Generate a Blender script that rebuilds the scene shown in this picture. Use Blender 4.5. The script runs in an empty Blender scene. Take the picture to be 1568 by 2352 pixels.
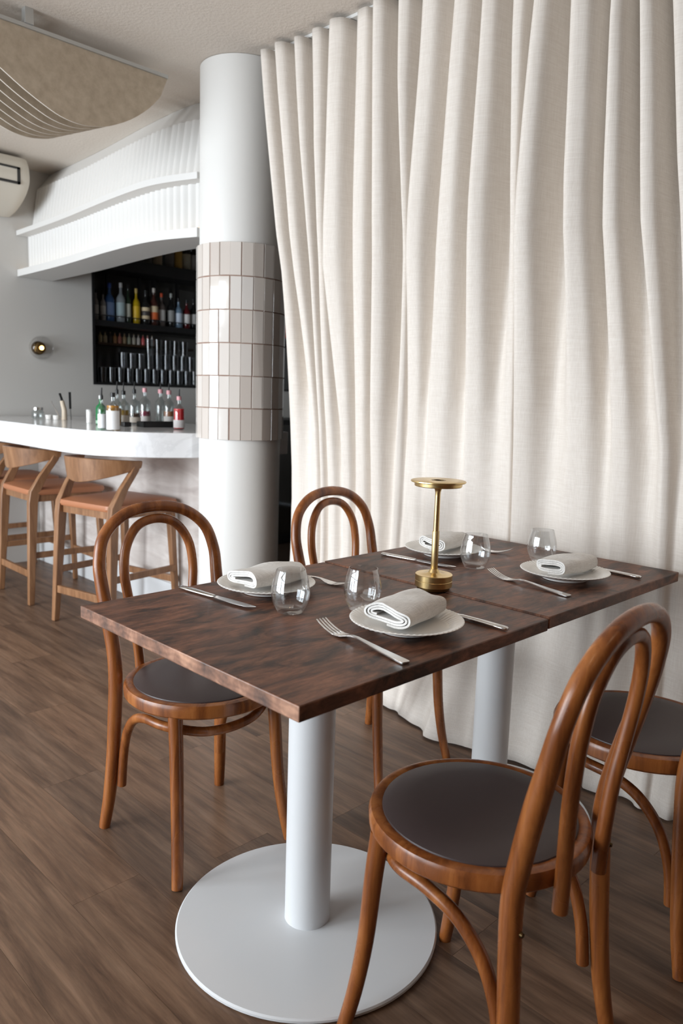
import bpy, math, random
from mathutils import Vector, Matrix
random.seed(7)
R = math.radians
sc = bpy.context.scene
col = sc.collection

# ---------------------------------------------------------------- camera, world, light, exposure
# room axes: x = from the window side towards the curtain, y = along the curtain towards the bar wall
cam_d = bpy.data.cameras.new('camera')
cam = bpy.data.objects.new('camera', cam_d); col.objects.link(cam)
cam_d.sensor_fit = 'HORIZONTAL'; cam_d.sensor_width = 24.0; cam_d.lens = 26.742
pitch, roll, yaw = 0.1505, 0.0315, 0.7867
f0 = Vector((math.sin(yaw), math.cos(yaw), 0)); r0 = Vector((math.cos(yaw), -math.sin(yaw), 0))
fw = f0 * math.cos(pitch) + Vector((0, 0, -math.sin(pitch))); up0 = r0.cross(fw)
rr = r0 * math.cos(roll) + up0 * math.sin(roll); uu = up0 * math.cos(roll) - r0 * math.sin(roll)
cam.matrix_world = Matrix(((rr.x, uu.x, -fw.x, 0), (rr.y, uu.y, -fw.y, 0), (rr.z, uu.z, -fw.z, 1.2223), (0, 0, 0, 1)))
cam_d.dof.use_dof = True; cam_d.dof.focus_distance = 1.85; cam_d.dof.aperture_fstop = 4.5
cam_d.clip_start = 0.02
sc.camera = cam

world = bpy.data.worlds.new('World'); sc.world = world; world.use_nodes = True
world.node_tree.nodes['Background'].inputs[0].default_value = (0.75, 0.87, 1.0, 1)
world.node_tree.nodes['Background'].inputs[1].default_value = 1.2

WINDOWS = [(0.7, 2.0), (2.2, 3.5), (3.7, 5.0)]          # y ranges of the windows in wall_window
WZ0, WZ1, WX = 0.35, 2.35, -2.4
for (y0, y1) in WINDOWS:
    ld = bpy.data.lights.new('daylight', 'AREA'); ld.shape = 'RECTANGLE'
    ld.size = WZ1 - WZ0; ld.size_y = y1 - y0; ld.energy = (22, 66, 66)[WINDOWS.index((y0, y1))] * (y1 - y0); ld.spread = R(150); ld.color = (0.88, 0.945, 1.0)
    lo = bpy.data.objects.new('daylight', ld); col.objects.link(lo)
    lo.location = (WX - 0.22, (y0 + y1) / 2, (WZ0 + WZ1) / 2); lo.rotation_euler = (0, -math.pi / 2 + R(16), 0)       # skylight falls in from above
sc.view_settings.view_transform = 'Standard'; sc.view_settings.look = 'None'
sc.view_settings.gamma = 1.0; sc.view_settings.use_curve_mapping = False
sc.view_settings.exposure = 0.36
FILL_SPOTS = [(1.55, -0.65), (0.35, 0.35), (-0.6, 2.4), (0.3, -1.4)]       # unseen ceiling spots, added for warm fill
for (x, y) in FILL_SPOTS:
    ld = bpy.data.lights.new('fill_light', 'SPOT'); ld.energy = 6; ld.color = (1.0, .66, .40); ld.spot_size = R(150); ld.spot_blend = .8; ld.shadow_soft_size = .06
    lo = bpy.data.objects.new('fill_spot', ld); col.objects.link(lo); lo.location = (x, y, 2.63)

# ---------------------------------------------------------------- helpers
class MB:
    def __init__(s): s.v = []; s.f = []; s.mi = []
    def add(s, vs, fs, m=0):
        o = len(s.v); s.v += [tuple(v) for v in vs]; s.f += [tuple(i + o for i in f) for f in fs]; s.mi += [m] * len(fs); return s
    def box(s, x0, x1, y0, y1, z0, z1, m=0):
        return s.add([(x0,y0,z0),(x1,y0,z0),(x1,y1,z0),(x0,y1,z0),(x0,y0,z1),(x1,y0,z1),(x1,y1,z1),(x0,y1,z1)],
                     [(3,2,1,0),(4,5,6,7),(0,1,5,4),(1,2,6,5),(2,3,7,6),(3,0,4,7)], m)
    def lathe(s, prof, n=32, c=(0, 0, 0), m=0, rmod=None):
        vs = []; fs = []; k = len(prof)
        for i in range(n):
            a = 2 * math.pi * i / n
            for (r, z) in prof:
                q = rmod(a, r, z) if rmod else (r, z)
                vs.append((c[0] + q[0] * math.cos(a), c[1] + q[0] * math.sin(a), c[2] + q[1]))
        for i in range(n):
            j = (i + 1) % n
            for p in range(k - 1): fs.append((i*k+p, j*k+p, j*k+p+1, i*k+p+1))
        if prof[0][0] > 1e-6: fs.append(tuple(i * k for i in reversed(range(n))))
        if prof[-1][0] > 1e-6: fs.append(tuple(i * k + k - 1 for i in range(n)))
        return s.add(vs, fs, m)
    def tube(s, pts, rad, n=12, m=0, closed=False, flat=1.0):
        pts = [Vector(p) for p in pts]; N = len(pts)
        if not hasattr(rad, '__len__'): rad = [rad] * N
        tg = []
        for i in range(N):
            a = pts[(i - 1) % N] if closed else pts[max(i - 1, 0)]; b = pts[(i + 1) % N] if closed else pts[min(i + 1, N - 1)]
            tg.append((b - a).normalized())
        u = tg[0].orthogonal().normalized(); vs = []; fs = []
        for i in range(N):
            u = (u - tg[i] * u.dot(tg[i])).normalized(); w = tg[i].cross(u)
            for k in range(n):
                a = 2 * math.pi * k / n
                vs.append(pts[i] + (u * math.cos(a) + w * math.sin(a) * flat) * rad[i])
        for i in range(N if closed else N - 1):
            j = (i + 1) % N
            for k in range(n):
                l = (k + 1) % n; fs.append((i*n+k, i*n+l, j*n+l, j*n+k))
        if not closed:
            fs.append(tuple(reversed(range(n)))); fs.append(tuple((N - 1) * n + k for k in range(n)))
        return s.add(vs, fs, m)
    def prism(s, poly, z0, z1, m=0):
        n = len(poly); vs = [(x, y, z0) for x, y in poly] + [(x, y, z1) for x, y in poly]
        return s.add(vs, [tuple(reversed(range(n))), tuple(range(n, 2*n))] + [(i, (i+1) % n, n+(i+1) % n, n+i) for i in range(n)], m)
    def loft(s, rings, m=0, closed=True, caps=True):
        n = len(rings[0]); vs = [v for r in rings for v in r]; fs = []
        for i in range(len(rings) - 1):
            for k in range(n if closed else n - 1):
                l = (k + 1) % n; fs.append((i*n+k, i*n+l, (i+1)*n+l, (i+1)*n+k))
        if caps and closed: fs.append(tuple(reversed(range(n)))); fs.append(tuple((len(rings)-1)*n + k for k in range(n)))
        return s.add(vs, fs, m)
    def build(s, name, mats, parent=None, smooth=True, bevel=0, angle=40, sub=0):
        me = bpy.data.meshes.new(name); me.from_pydata(s.v, [], s.f)
        mats = mats if isinstance(mats, (list, tuple)) else [mats]
        for m_ in mats: me.materials.append(m_)
        me.polygons.foreach_set('material_index', s.mi)
        if smooth:
            me.polygons.foreach_set('use_smooth', [True] * len(me.polygons))
            try: me.set_sharp_from_angle(angle=R(angle))
            except Exception: pass
        me.update()
        o = bpy.data.objects.new(name, me); col.objects.link(o)
        if parent is not None: o.parent = parent
        if bevel:
            b = o.modifiers.new('bevel', 'BEVEL'); b.width = bevel; b.segments = 2; b.limit_method = 'ANGLE'; b.angle_limit = R(35)
        if sub:
            b = o.modifiers.new('sub', 'SUBSURF'); b.levels = sub; b.render_levels = sub
        return o

def cr(pts, n=8, closed=False):
    """Catmull-Rom through control points"""
    P = [Vector(p) for p in pts]; out = []; N = len(P)
    for i in range(N if closed else N - 1):
        if closed: p0, p1, p2, p3 = P[i-1], P[i], P[(i+1) % N], P[(i+2) % N]
        else: p0, p1, p2, p3 = P[max(i-1, 0)], P[i], P[i+1], P[min(i+2, N-1)]
        for k in range(n):
            t = k / n
            out.append(0.5 * ((2*p1) + (p2-p0)*t + (2*p0-5*p1+4*p2-p3)*t*t + (3*p1-p0-3*p2+p3)*t**3))
    if not closed: out.append(P[-1])
    return out

def tag(o, label, cat, group=None):
    o['label'] = label; o['category'] = cat
    if group: o['group'] = group
    return o
def struct(o): o['kind'] = 'structure'; return o
def empty(name, loc=(0, 0, 0), rz=0):
    o = bpy.data.objects.new(name, None); col.objects.link(o); o.location = loc; o.rotation_euler = (0, 0, rz)
    o.empty_display_size = 0.1; return o
def dup(root, loc=None, rz=None, label=None):
    def cp(o, par):
        c = o.copy(); col.objects.link(c); c.parent = par
        for ch in list(o.children): cp(ch, c)
        return c
    r = cp(root, None)
    if loc is not None: r.location = loc
    if rz is not None: r.rotation_euler = (0, 0, rz)
    if label: r['label'] = label
    return r

# ---------------------------------------------------------------- materials
def mat(name, color=(.8,.8,.8), rough=.5, metal=0, spec=.5, **kw):
    m = bpy.data.materials.new(name); m.use_nodes = True
    b = m.node_tree.nodes['Principled BSDF']
    b.inputs['Base Color'].default_value = (*color, 1); b.inputs['Roughness'].default_value = rough
    b.inputs['Metallic'].default_value = metal; b.inputs['Specular IOR Level'].default_value = spec
    for k, v in kw.items():
        b.inputs[k.replace('_', ' ')].default_value = v
    return m
def N(m, t, **kw):
    n = m.node_tree.nodes.new(t)
    for k, v in kw.items(): setattr(n, k, v)
    return n
def L(m, a, b): m.node_tree.links.new(a, b)
def coords(m, scale=(1,1,1), rnd=0, rot=(0,0,0), kind='Object'):
    tc = N(m, 'ShaderNodeTexCoord'); mp = N(m, 'ShaderNodeMapping')
    mp.inputs['Scale'].default_value = scale; mp.inputs['Rotation'].default_value = rot
    L(m, tc.outputs[kind], mp.inputs['Vector'])
    if rnd:
        oi = N(m, 'ShaderNodeObjectInfo'); ml = N(m, 'ShaderNodeMath', operation='MULTIPLY'); ml.inputs[1].default_value = rnd
        L(m, oi.outputs['Random'], ml.inputs[0]); L(m, ml.outputs[0], mp.inputs['Location'])
    return mp.outputs['Vector']
def noise(m, vec, scale=5, detail=6, rough=.6, dist=0):
    n = N(m, 'ShaderNodeTexNoise'); n.inputs['Scale'].default_value = scale; n.inputs['Detail'].default_value = detail
    n.inputs['Roughness'].default_value = rough; n.inputs['Distortion'].default_value = dist
    L(m, vec, n.inputs['Vector']); return n.outputs['Fac']
def ramp(m, fac, stops):
    r = N(m, 'ShaderNodeValToRGB'); e = r.color_ramp.elements
    while len(e) < len(stops): e.new(0.5)
    for k, (p, c) in enumerate(stops): e[k].position = p; e[k].color = (*c, 1) if len(c) == 3 else c
    L(m, fac, r.inputs['Fac']); return r.outputs['Color']
def mix(m, a, b, fac, mode='MIX'):
    n = N(m, 'ShaderNodeMix', data_type='RGBA', blend_type=mode)
    for i, v in ((6, a), (7, b)):
        if isinstance(v, tuple): n.inputs[i].default_value = (*v, 1)
        else: L(m, v, n.inputs[i])
    if isinstance(fac, (int, float)): n.inputs[0].default_value = fac
    else: L(m, fac, n.inputs[0])
    return n.outputs[2]
def setc(m, c): L(m, c, m.node_tree.nodes['Principled BSDF'].inputs['Base Color'])
def bump(m, h, strength=.2, dist=.002):
    b = N(m, 'ShaderNodeBump'); b.inputs['Strength'].default_value = strength; b.inputs['Distance'].default_value = dist
    L(m, h, b.inputs['Height']); L(m, b.outputs['Normal'], m.node_tree.nodes['Principled BSDF'].inputs['Normal'])
def frange(m, fac, a, b):
    n = N(m, 'ShaderNodeMapRange'); n.inputs[3].default_value = a; n.inputs[4].default_value = b; L(m, fac, n.inputs[0]); return n.outputs[0]
def setr(m, f): L(m, f, m.node_tree.nodes['Principled BSDF'].inputs['Roughness'])
def randval(m): return N(m, 'ShaderNodeObjectInfo').outputs['Random']

M = {}
M['white_paint'] = mat('white_paint', (.74, .73, .705), .45)
M['wall'] = mat('wall_paint', (.60, .58, .55), .75)
m = M['ceiling'] = mat('ceiling', (.72, .655, .585), .9)
bump(m, noise(m, coords(m), 90, 3), .5, .004)
M['bounce_warm'] = mat('warm_bounce_wall', (.22, .12, .065), .6)  # brown of the unseen near wall, chosen for its warm bounce light
M['trim'] = mat('trim_white', (.70, .69, .67), .5)

def wood(name, stops, sc_, rough=(.3, .5), rnd=30, bmp=.12, det=8):
    m = mat(name, (.3, .15, .07), .4)
    v = coords(m, sc_, rnd)
    a = noise(m, v, 1.0, det, .65, .6); setc(m, ramp(m, a, stops))
    setr(m, frange(m, noise(m, coords(m, (3,3,3)), 2.0, 3), *rough)); bump(m, a, bmp, .001); return m
M['bent'] = wood('bentwood', [(.30, (.085, .022, .006)), (.5, (.235, .072, .017)), (.72, (.40, .145, .038))], (24, 24, 2.4), (.20, .36))
M['stoolwood'] = wood('stool_wood', [(.3, (.14, .062, .026)), (.5, (.245, .118, .054)), (.72, (.36, .19, .095))], (22, 22, 3), (.32, .45))
# floor planks
m = M['plank'] = mat('floor_plank', (.15, .09, .06), .45)
v = coords(m, (17, 1.5, 1), 60)
a = noise(m, v, 1.5, 10, .68, .35); b_ = noise(m, coords(m, (60, 3.0, 1), 60), 1.5, 6, .7)
c1 = ramp(m, a, [(.28, (.062, .034, .021)), (.45, (.142, .083, .052)), (.6, (.215, .133, .086)), (.78, (.285, .192, .134))])
c2 = ramp(m, b_, [(.3, (.62, .62, .62)), (.7, (1.12, 1.1, 1.08))])
c3 = mix(m, c1, c2, .8, 'MULTIPLY')
tint = ramp(m, randval(m), [(0, (.80, .80, .81)), (.5, (1.0, .97, .94)), (1, (1.12, 1.06, 1.0))])
setc(m, mix(m, c3, tint, 1.0, 'MULTIPLY')); setr(m, frange(m, b_, .34, .52)); bump(m, b_, .16, .001)
M['subfloor'] = mat('subfloor', (.10, .065, .045), .7)
# walnut-coloured tabletop
m = M['tabletop'] = mat('tabletop', (.08, .04, .025), .4, spec=.32)
v = coords(m, (5.5, 26, 10), 40)
a = noise(m, v, 1.5, 10, .70, .5); b_ = noise(m, coords(m, (4.2, 7.5, 8), 17), 1.7, 6, .62, .8); g = noise(m, coords(m, (22, 170, 60), 9), 1.0, 6, .75)
c1 = ramp(m, a, [(.28, (.034, .017, .012)), (.42, (.105, .046, .027)), (.55, (.190, .085, .050)), (.74, (.31, .150, .092))])
c2 = ramp(m, b_, [(.37, (.24, .26, .28)), (.45, (.72, .71, .70)), (.60, (1.2, 1.14, 1.10))])
c3 = mix(m, c1, c2, .95, 'MULTIPLY'); c4 = mix(m, c3, ramp(m, g, [(.35, (.55, .55, .55)), (.6, (1.12, 1.12, 1.12))]), .75, 'MULTIPLY')
setc(m, c4); setr(m, frange(m, a, .34, .54)); bump(m, g, .3, .0012)
m = M['endgrain'] = mat('tabletop_end_grain', (.2, .12, .08), .4)
w_ = N(m, 'ShaderNodeTexWave', wave_type='RINGS', rings_direction='X'); w_.inputs['Scale'].default_value = 16; w_.inputs['Distortion'].default_value = 9; w_.inputs['Detail'].default_value = 3; w_.inputs['Detail Scale'].default_value = 1.2
L(m, coords(m, (1, 1.0, 1.6), 0), w_.inputs['Vector'])
a = noise(m, coords(m, (4, 13, 13), 0), 1.2, 4)
setc(m, mix(m, ramp(m, a, [(.33, (.10, .062, .05)), (.5, (.28, .145, .095)), (.68, (.52, .29, .19))]), ramp(m, w_.outputs['Fac'], [(0, (.72, .70, .70)), (1, (1.1, 1.1, 1.1))]), .6, 'MULTIPLY'))
M['table_under'] = mat('tabletop_underside', (.05, .03, .02), .6)
M['powder'] = mat('white_powder_coat', (.68, .69, .70), .36)
m = M['leather'] = mat('brown_leather', (.052, .036, .035), .42); bump(m, noise(m, coords(m), 320, 2), .1, .0005)
m = M['tan'] = mat('tan_leather', (.40, .16, .075), .45); bump(m, noise(m, coords(m), 260, 2), .1, .0005)
# linen
def linen(name, c0, c1_, sc_=1.0, trans=0):
    m = mat(name, c0, .92, spec=.15)
    a = noise(m, coords(m, (420*sc_, 420*sc_, 14*sc_)), 1, 3, .6); b = noise(m, coords(m, (16*sc_, 16*sc_, 420*sc_)), 1, 3, .6)
    s = mix(m, a, b, .5); setc(m, ramp(m, s, [(.36, c0), (.62, c1_)])); bump(m, s, .35, .0008)
    m.node_tree.nodes['Principled BSDF'].inputs['Sheen Weight'].default_value = .12
    return m
M['curtain'] = linen('curtain_linen', (.70, .635, .57), (.80, .745, .685))
m = M['napkin'] = mat('napkin_linen', (.70, .69, .675), .9, spec=.15)
a = noise(m, coords(m, (500, 40, 40)), 1, 3); b_ = noise(m, coords(m, (40, 500, 500)), 1, 3); s_ = mix(m, a, b_, .5)
setc(m, ramp(m, s_, [(.36, (.64, .625, .60)), (.62, (.83, .815, .79))])); bump(m, s_, .4, .0008)
M['ceramic'] = mat('ceramic', (.88, .865, .83), .2)
M['steel'] = mat('stainless_steel', (.72, .71, .70), .16, 1)
def thin_glass(name, tint, ior=1.45, boost=1.0):
    m = mat(name); nt = m.node_tree; nt.nodes.remove(nt.nodes['Principled BSDF'])
    lw = N(m, 'ShaderNodeLayerWeight'); lw.inputs[0].default_value = .5
    pw = N(m, 'ShaderNodeMath', operation='POWER'); pw.inputs[1].default_value = 3.2; L(m, lw.outputs['Facing'], pw.inputs[0])
    fr = N(m, 'ShaderNodeMapRange'); f0_ = ((ior - 1) / (ior + 1)) ** 2; fr.inputs[3].default_value = f0_; fr.inputs[4].default_value = .85; L(m, pw.outputs[0], fr.inputs[0])
    tr = N(m, 'ShaderNodeBsdfTransparent'); tr.inputs[0].default_value = (*tint, 1)
    gl_ = N(m, 'ShaderNodeBsdfGlossy'); gl_.inputs['Roughness'].default_value = .01; gl_.inputs[0].default_value = (boost, boost, boost, 1)
    mx = N(m, 'ShaderNodeMixShader'); L(m, fr.outputs[0], mx.inputs[0]); L(m, tr.outputs[0], mx.inputs[1]); L(m, gl_.outputs[0], mx.inputs[2])
    L(m, mx.outputs[0], nt.nodes['Material Output'].inputs['Surface']); return m
M['glass'] = thin_glass('clear_glass', (.96, .968, .972), 1.9)
m = M['brass'] = mat('brass', (.72, .53, .25), .28, 1)
M['brass_knurl'] = mat('knurled_brass', (.62, .47, .24), .42, 1); bump(M['brass_knurl'], noise(M['brass_knurl'], coords(M['brass_knurl']), 900, 1), .6, .0006)
M['brass_dark'] = mat('dark_brass', (.20, .13, .05), .35, 1)
m = M['tile'] = mat('glazed_tile', (.7, .66, .6), .07, Coat_Weight=.3)
setc(m, ramp(m, randval(m), [(0, (.56, .50, .455)), (.4, (.64, .585, .535)), (.7, (.68, .63, .585)), (1, (.70, .665, .63))]))
bump(m, noise(m, coords(m, (1, 1, 1), 50), 14, 1), .12, .003)
M['grout'] = mat('tile_grout', (.26, .15, .11), .9)
m = M['marble'] = mat('white_marble', (.82, .82, .83), .12)
setc(m, ramp(m, noise(m, coords(m, (1, 1, 1)), 2.2, 8, .6, 2.5), [(.45, (.80, .80, .81)), (.50, (.74, .74, .75)), (.55, (.82, .82, .83))]))
m = M['barpanel'] = mat('pale_stone_panel', (.62, .55, .50), .5)
setc(m, ramp(m, noise(m, coords(m, (1.5, 2.0, 9)), 1.4, 7, .6, .8), [(.3, (.46, .40, .375)), (.5, (.60, .545, .51)), (.7, (.70, .655, .625))]))
m = M['felt'] = mat('acoustic_felt', (.40, .33, .255), .95, spec=.1)
setc(m, ramp(m, noise(m, coords(m), 24, 5), [(.35, (.45, .37, .28)), (.65, (.56, .47, .365))]))
M['feltedge'] = mat('felt_cut_edge', (.66, .60, .53), .95)
M['alu'] = mat('satin_aluminium', (.55, .56, .55), .35, .6)
M['ac'] = mat('cream_plastic', (.70, .66, .58), .4)
M['black'] = mat('black_metal', (.010, .010, .011), .42)
M['blackgloss'] = mat('smoked_mirror', (.05, .048, .045), .06, 0, .8)
M['bolt'] = mat('dark_brass_bolt', (.10, .065, .03), .35, 1)
def emis(name, c, s):
    m = mat(name, (0, 0, 0)); b = m.node_tree.nodes['Principled BSDF']; b.inputs['Emission Color'].default_value = (*c, 1); b.inputs['Emission Strength'].default_value = s; return m
M['led'] = emis('warm_led', (1.0, .72, .45), 1.1)
M['bulb'] = emis('warm_bulb', (1.0, .62, .22), 5)
_cache = {}
def cm(c, rough=.15, metal=0, spec=.5, trans=0):
    k = (c, rough, metal, trans)
    if k not in _cache:
        _cache[k] = mat('tint_%02d' % len(_cache), c, rough, metal, spec, Transmission_Weight=trans, IOR=1.45)
    return _cache[k]

# ---------------------------------------------------------------- the setting
X0, X1, Y0, Y1, ZC = WX, 5.6, -2.6, 5.29, 2.65
fl = struct(MB().box(X0 - .3, X1, Y0, Y1 + .4, -.06, -.006).build('floor', M['subfloor'], smooth=False))
PW, PL = .18, 1.22
pm = MB().box(.0003, PW - .0003, .0003, PL - .0003, -.0055, 0)
first = None
for i in range(-12, 11):
    x = .738 + PW * i
    off = 1.602 - PL + ((i * .47) % 1.0) * PL
    k0 = int((Y0 - off) / PL) - 1
    for k in range(k0, 9):
        y = off + k * PL
        if y + PL < -1.0 or y > Y1 - .02: continue
        if first is None:
            first = pm.build('plank', M['plank'], fl, smooth=False, bevel=0); o = first
        else:
            o = first.copy(); col.objects.link(o); o.parent = fl
        o.location = (x, y, 0)
        if y + PL > Y1: o.scale = (1, (Y1 - y) / PL, 1)
struct(MB().box(X0 - .3, X1, Y0, Y1 + .4, ZC, ZC + .1).build('ceiling', M['ceiling'], smooth=False))
NX0, NX1, NZ0, NZ1 = 2.69, 5.2, 1.262, 2.5
wb = MB().box(X0 - .3, NX0, Y1, Y1 + .1, 0, ZC).box(NX1, X1, Y1, Y1 + .1, 0, ZC).box(NX0, NX1, Y1, Y1 + .1, 0, NZ0).box(NX0, NX1, Y1, Y1 + .1, NZ1, ZC)
struct(wb.build('wall_back', M['wall'], smooth=False))
struct(MB().box(X1, X1 + .1, Y0, Y1 + .4, 0, ZC).build('wall_right', M['wall'], smooth=False))
struct(MB().box(X0 - .3, X1, Y0 - .1, Y0, 0, ZC).build('wall_near', M['bounce_warm'], smooth=False))
ww = MB().box(X0 - .15, X0, Y0, Y1, 0, WZ0).box(X0 - .15, X0, Y0, Y1, WZ1, ZC)
edges = [Y0] + [e for w in WINDOWS for e in w] + [Y1]
for i in range(0, len(edges), 2): ww.box(X0 - .15, X0, edges[i], edges[i+1], WZ0, WZ1)
struct(ww.build('wall_left', M['white_paint'], smooth=False))
M['frame'] = mat('window_frame', (.06, .06, .06), .4)
for i, (y0, y1) in enumerate(WINDOWS):
    fr = MB(); ym = (y0 + y1) / 2; zm = WZ0 + 1.35
    for (a, b, c, d) in ((y0, y0+.05, WZ0, WZ1), (y1-.05, y1, WZ0, WZ1), (y0, y1, WZ0, WZ0+.05), (y0, y1, WZ1-.05, WZ1), (ym-.025, ym+.025, WZ0, WZ1), (y0, y1, zm-.02, zm+.02)):
        fr.box(X0 - .10, X0 - .05, a, b, c, d)
    struct(fr.build('window_%d' % (i + 1), M['frame'], smooth=False))

for k, (x, y) in enumerate(FILL_SPOTS):
    d = tag(empty('fill_light', (x, y, ZC)), 'added warm fill light in the ceiling, out of view', 'lamp', 'added ceiling fill lights')
    MB().lathe([(.045, -.004), (.055, -.004), (.055, -.0005), (.045, -.0005)], 24).build('trim_ring', M['trim'], d)  # ring modelled around each added fill spot

# ---------------------------------------------------------------- column with its tiled band
PC, PR, TR = (2.245, 2.946), .193, .206
pil = tag(empty('column', (PC[0], PC[1], 0)), 'round white column with a band of pale glazed tiles, between bar and curtain', 'column')
MB().lathe([(PR, 0), (PR, ZC - .002)], 64).build('shaft', M['white_paint'], pil)
TZ0, TZ1, NT, NR = 1.009, 1.880, 25, 6
MB().lathe([(PR, TZ0 + .002), (TR - .0025, TZ0 + .002), (TR - .0025, TZ1 - .002), (PR, TZ1 - .002)], 64).build('grout', M['grout'], pil)
th = (TZ1 - TZ0) / NR; da = 2 * math.pi / NT
def tile_mesh():
    w = 2 * TR * math.tan(da / 2) / 2 - .0011; g = .0012; e = .0016; x1 = TR; x0 = TR - .004
    b = [(x0, -w, g), (x0, w, g), (x0, w, th - g), (x0, -w, th - g), (x1, -w + e, g + e), (x1, w - e, g + e), (x1, w - e, th - g - e), (x1, -w + e, th - g - e)]
    return MB().add(b, [(4, 5, 6, 7), (0, 1, 5, 4), (1, 2, 6, 5), (2, 3, 7, 6), (3, 0, 4, 7)])
t0 = None
for r_ in range(NR):
    for c_ in range(NT):
        if t0 is None: t0 = o = tile_mesh().build('tile', M['tile'], pil, smooth=False)
        else: o = t0.copy(); col.objects.link(o); o.parent = pil
        o.location = (0, 0, TZ0 + r_ * th)
        o.rotation_euler = (random.uniform(-.003, .003), random.uniform(-.003, .003), da * (c_ + .69) + random.uniform(-.012, .012))

# ---------------------------------------------------------------- curtain and track
RID = [[2.672, 2.582, 2.573], [2.579, 2.502, 2.433], [2.483, 2.419, 2.375], [2.39, 2.368, 2.328], [2.292, 2.319, 2.246], [2.162, 2.156, 2.164], [2.048, 2.042, 2.069], [1.944, 1.929, 1.95], [1.854, 1.9, 1.904], [1.71, 1.76, 1.792], [1.587, 1.604, 1.617], [1.473, 1.464, 1.456], [1.384, 1.423, 1.411], [1.259, 1.251, 1.218], [1.147, 1.132, 1.068], [1.076, 1.015, 0.912], [0.989, 0.906, 0.845]]
yy = .989
for k in range(13):
    yy -= .105; RID.append([yy, yy - .07 + random.uniform(-.02, .02), yy - .13 + random.uniform(-.03, .03)])
def rid_at(i, z):
    a, b, c = RID[i]                       # at z = 2.45, 1.75, 1.10
    if z >= 2.45:
        return a + (a - b) / .7 * (z - 2.45) * .8
    if z >= 1.75: t = (z - 1.75) / .7; q = b + (a - b) * t; return q
    if z >= 1.1: t = (z - 1.1) / .65; return c + (b - c) * t
    return c + (c - b) / .65 * (1.1 - z) * .25
AMPK = [random.uniform(.7, 1.2) for _ in RID]; AMPL = [random.choice((.25, .5, .8, 1.5)) for _ in RID]; SK = [random.uniform(-.10, .10) for _ in RID]
WP = [(0, 1), (.15, 1.0), (.30, .74), (.48, -.10), (.66, -.90), (.76, -1), (.88, -.50), (.95, .40), (1, 1)]
def wprof(f):
    for k in range(len(WP) - 1):
        if WP[k][0] <= f <= WP[k+1][0]:
            t = (f - WP[k][0]) / (WP[k+1][0] - WP[k][0])
            p0, p3 = WP[k-1][1] if k else .35, WP[k+2][1] if k + 2 < len(WP) else .97
            p1, p2 = WP[k][1], WP[k+1][1]
            return .5 * (2*p1 + (p2-p0)*t + (2*p0-5*p1+4*p2-p3)*t*t + (3*p1-p0-3*p2+p3)*t**3)
    return 1
def curt_pt(u, z):
    i = min(int(u), len(RID) - 2); f = u - i
    y = rid_at(i, z) * (1 - f) + rid_at(i + 1, z) * f
    lam = abs(rid_at(i, z) - rid_at(i + 1, z))
    base = 2.221 + (2.65 - z) / 1.9 * .044 if z > .75 else 2.263
    amp = (.076 if z > 1.75 else .036 + .040 * max(0, (z - .75)) / 1.0) * (AMPK[i] * (1 - f) + AMPK[i+1] * f)
    amp *= min(1.0, .15 + lam / .095)
    q_ = 0 if z > 1.9 else min(1, 1.9 - z); amp *= (1 - q_) + q_ * .45 * (AMPL[i] * (1 - f) + AMPL[i+1] * f)
    ph = 2 * math.pi * (f + SK[i] * math.sin(math.pi * f))
    w = wprof((ph / (2 * math.pi)) % 1.0)
    x = base - amp * w
    y -= .012 * math.sin(ph) * min(1, lam / .1) * (1 if z > 1.2 else .6)
    x += .006 * math.sin(9.0 * y + 2.2 * z) + .004 * math.sin(23 * y - 4 * z)
    if z < .62:                            # the hem kicks forward into the room by the column
        q = (.62 - z) / .62
        x -= q * q * (.072 + .10 * math.exp(-((y - 1.60) / .17) ** 2) + .03 * math.exp(-((y - 1.35) / .2) ** 2))
    if .66 < z < .84 and .78 < y < 1.6: x = max(x, 2.226)
    return (x, y, z)
cb = MB(); NU = (len(RID) - 1) * 18; NZ = 56; vs = []
zs = [.010 + (ZC - .026) * (j / NZ) for j in range(NZ + 1)]
for z in zs:
    for k in range(NU + 1): vs.append(curt_pt(-.0 + k / 18, z))
cb.add(vs, [(j*(NU+1)+k, (j+1)*(NU+1)+k, (j+1)*(NU+1)+k+1, j*(NU+1)+k+1) for j in range(NZ) for k in range(NU)])
cu = cb.build('curtain', M['curtain'], angle=80)
so = cu.modifiers.new('thick', 'SOLIDIFY'); so.thickness = .0016; so.offset = 1
tag(cu, 'floor-to-ceiling off-white linen curtain hanging in deep folds behind the table', 'curtain')
tag(MB().box(2.195, 2.235, -.7, 2.72, ZC - .013, ZC - .001).build('curtain_track', M['trim'], smooth=False), 'white ceiling track carrying the linen curtain', 'track')

# ---------------------------------------------------------------- bulkhead above the bar
FC = cr([(2.160, 5.285, 0), (2.150, 4.95, 0), (2.130, 4.511, 0), (2.079, 3.841, 0), (2.076, 3.454, 0), (2.148, 3.168, 0)], 14)
FC = [(p.x, p.y) for p in FC]
def band(off0, off1, z0, z1):
    poly = [(x + off0, y) for x, y in FC] + [(x + off1, y) for x, y in reversed(FC)]
    return MB().prism(poly, z0, z1)
bh = tag(empty('bar_canopy', (2.2, 4.2, 1.95)), 'curved white fluted canopy hanging from the ceiling above the bar', 'canopy')
def inb(mb, *a, **k):
    o = mb.build(*a, parent=bh, **k); o.matrix_parent_inverse = Matrix.Translation((-2.2, -4.2, -1.95)); return o
inb(band(0, .24, 1.95, 1.993), 'soffit', M['trim'], angle=30)
inb(band(0, .10, 2.213, 2.243), 'ledge', M['trim'], angle=30)
inb(band(.085, .24, 1.993, 2.213), 'core', M['trim'], angle=30)
inb(band(.16, .26, 2.243, 2.53), 'core', M['trim'], angle=30)
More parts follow.
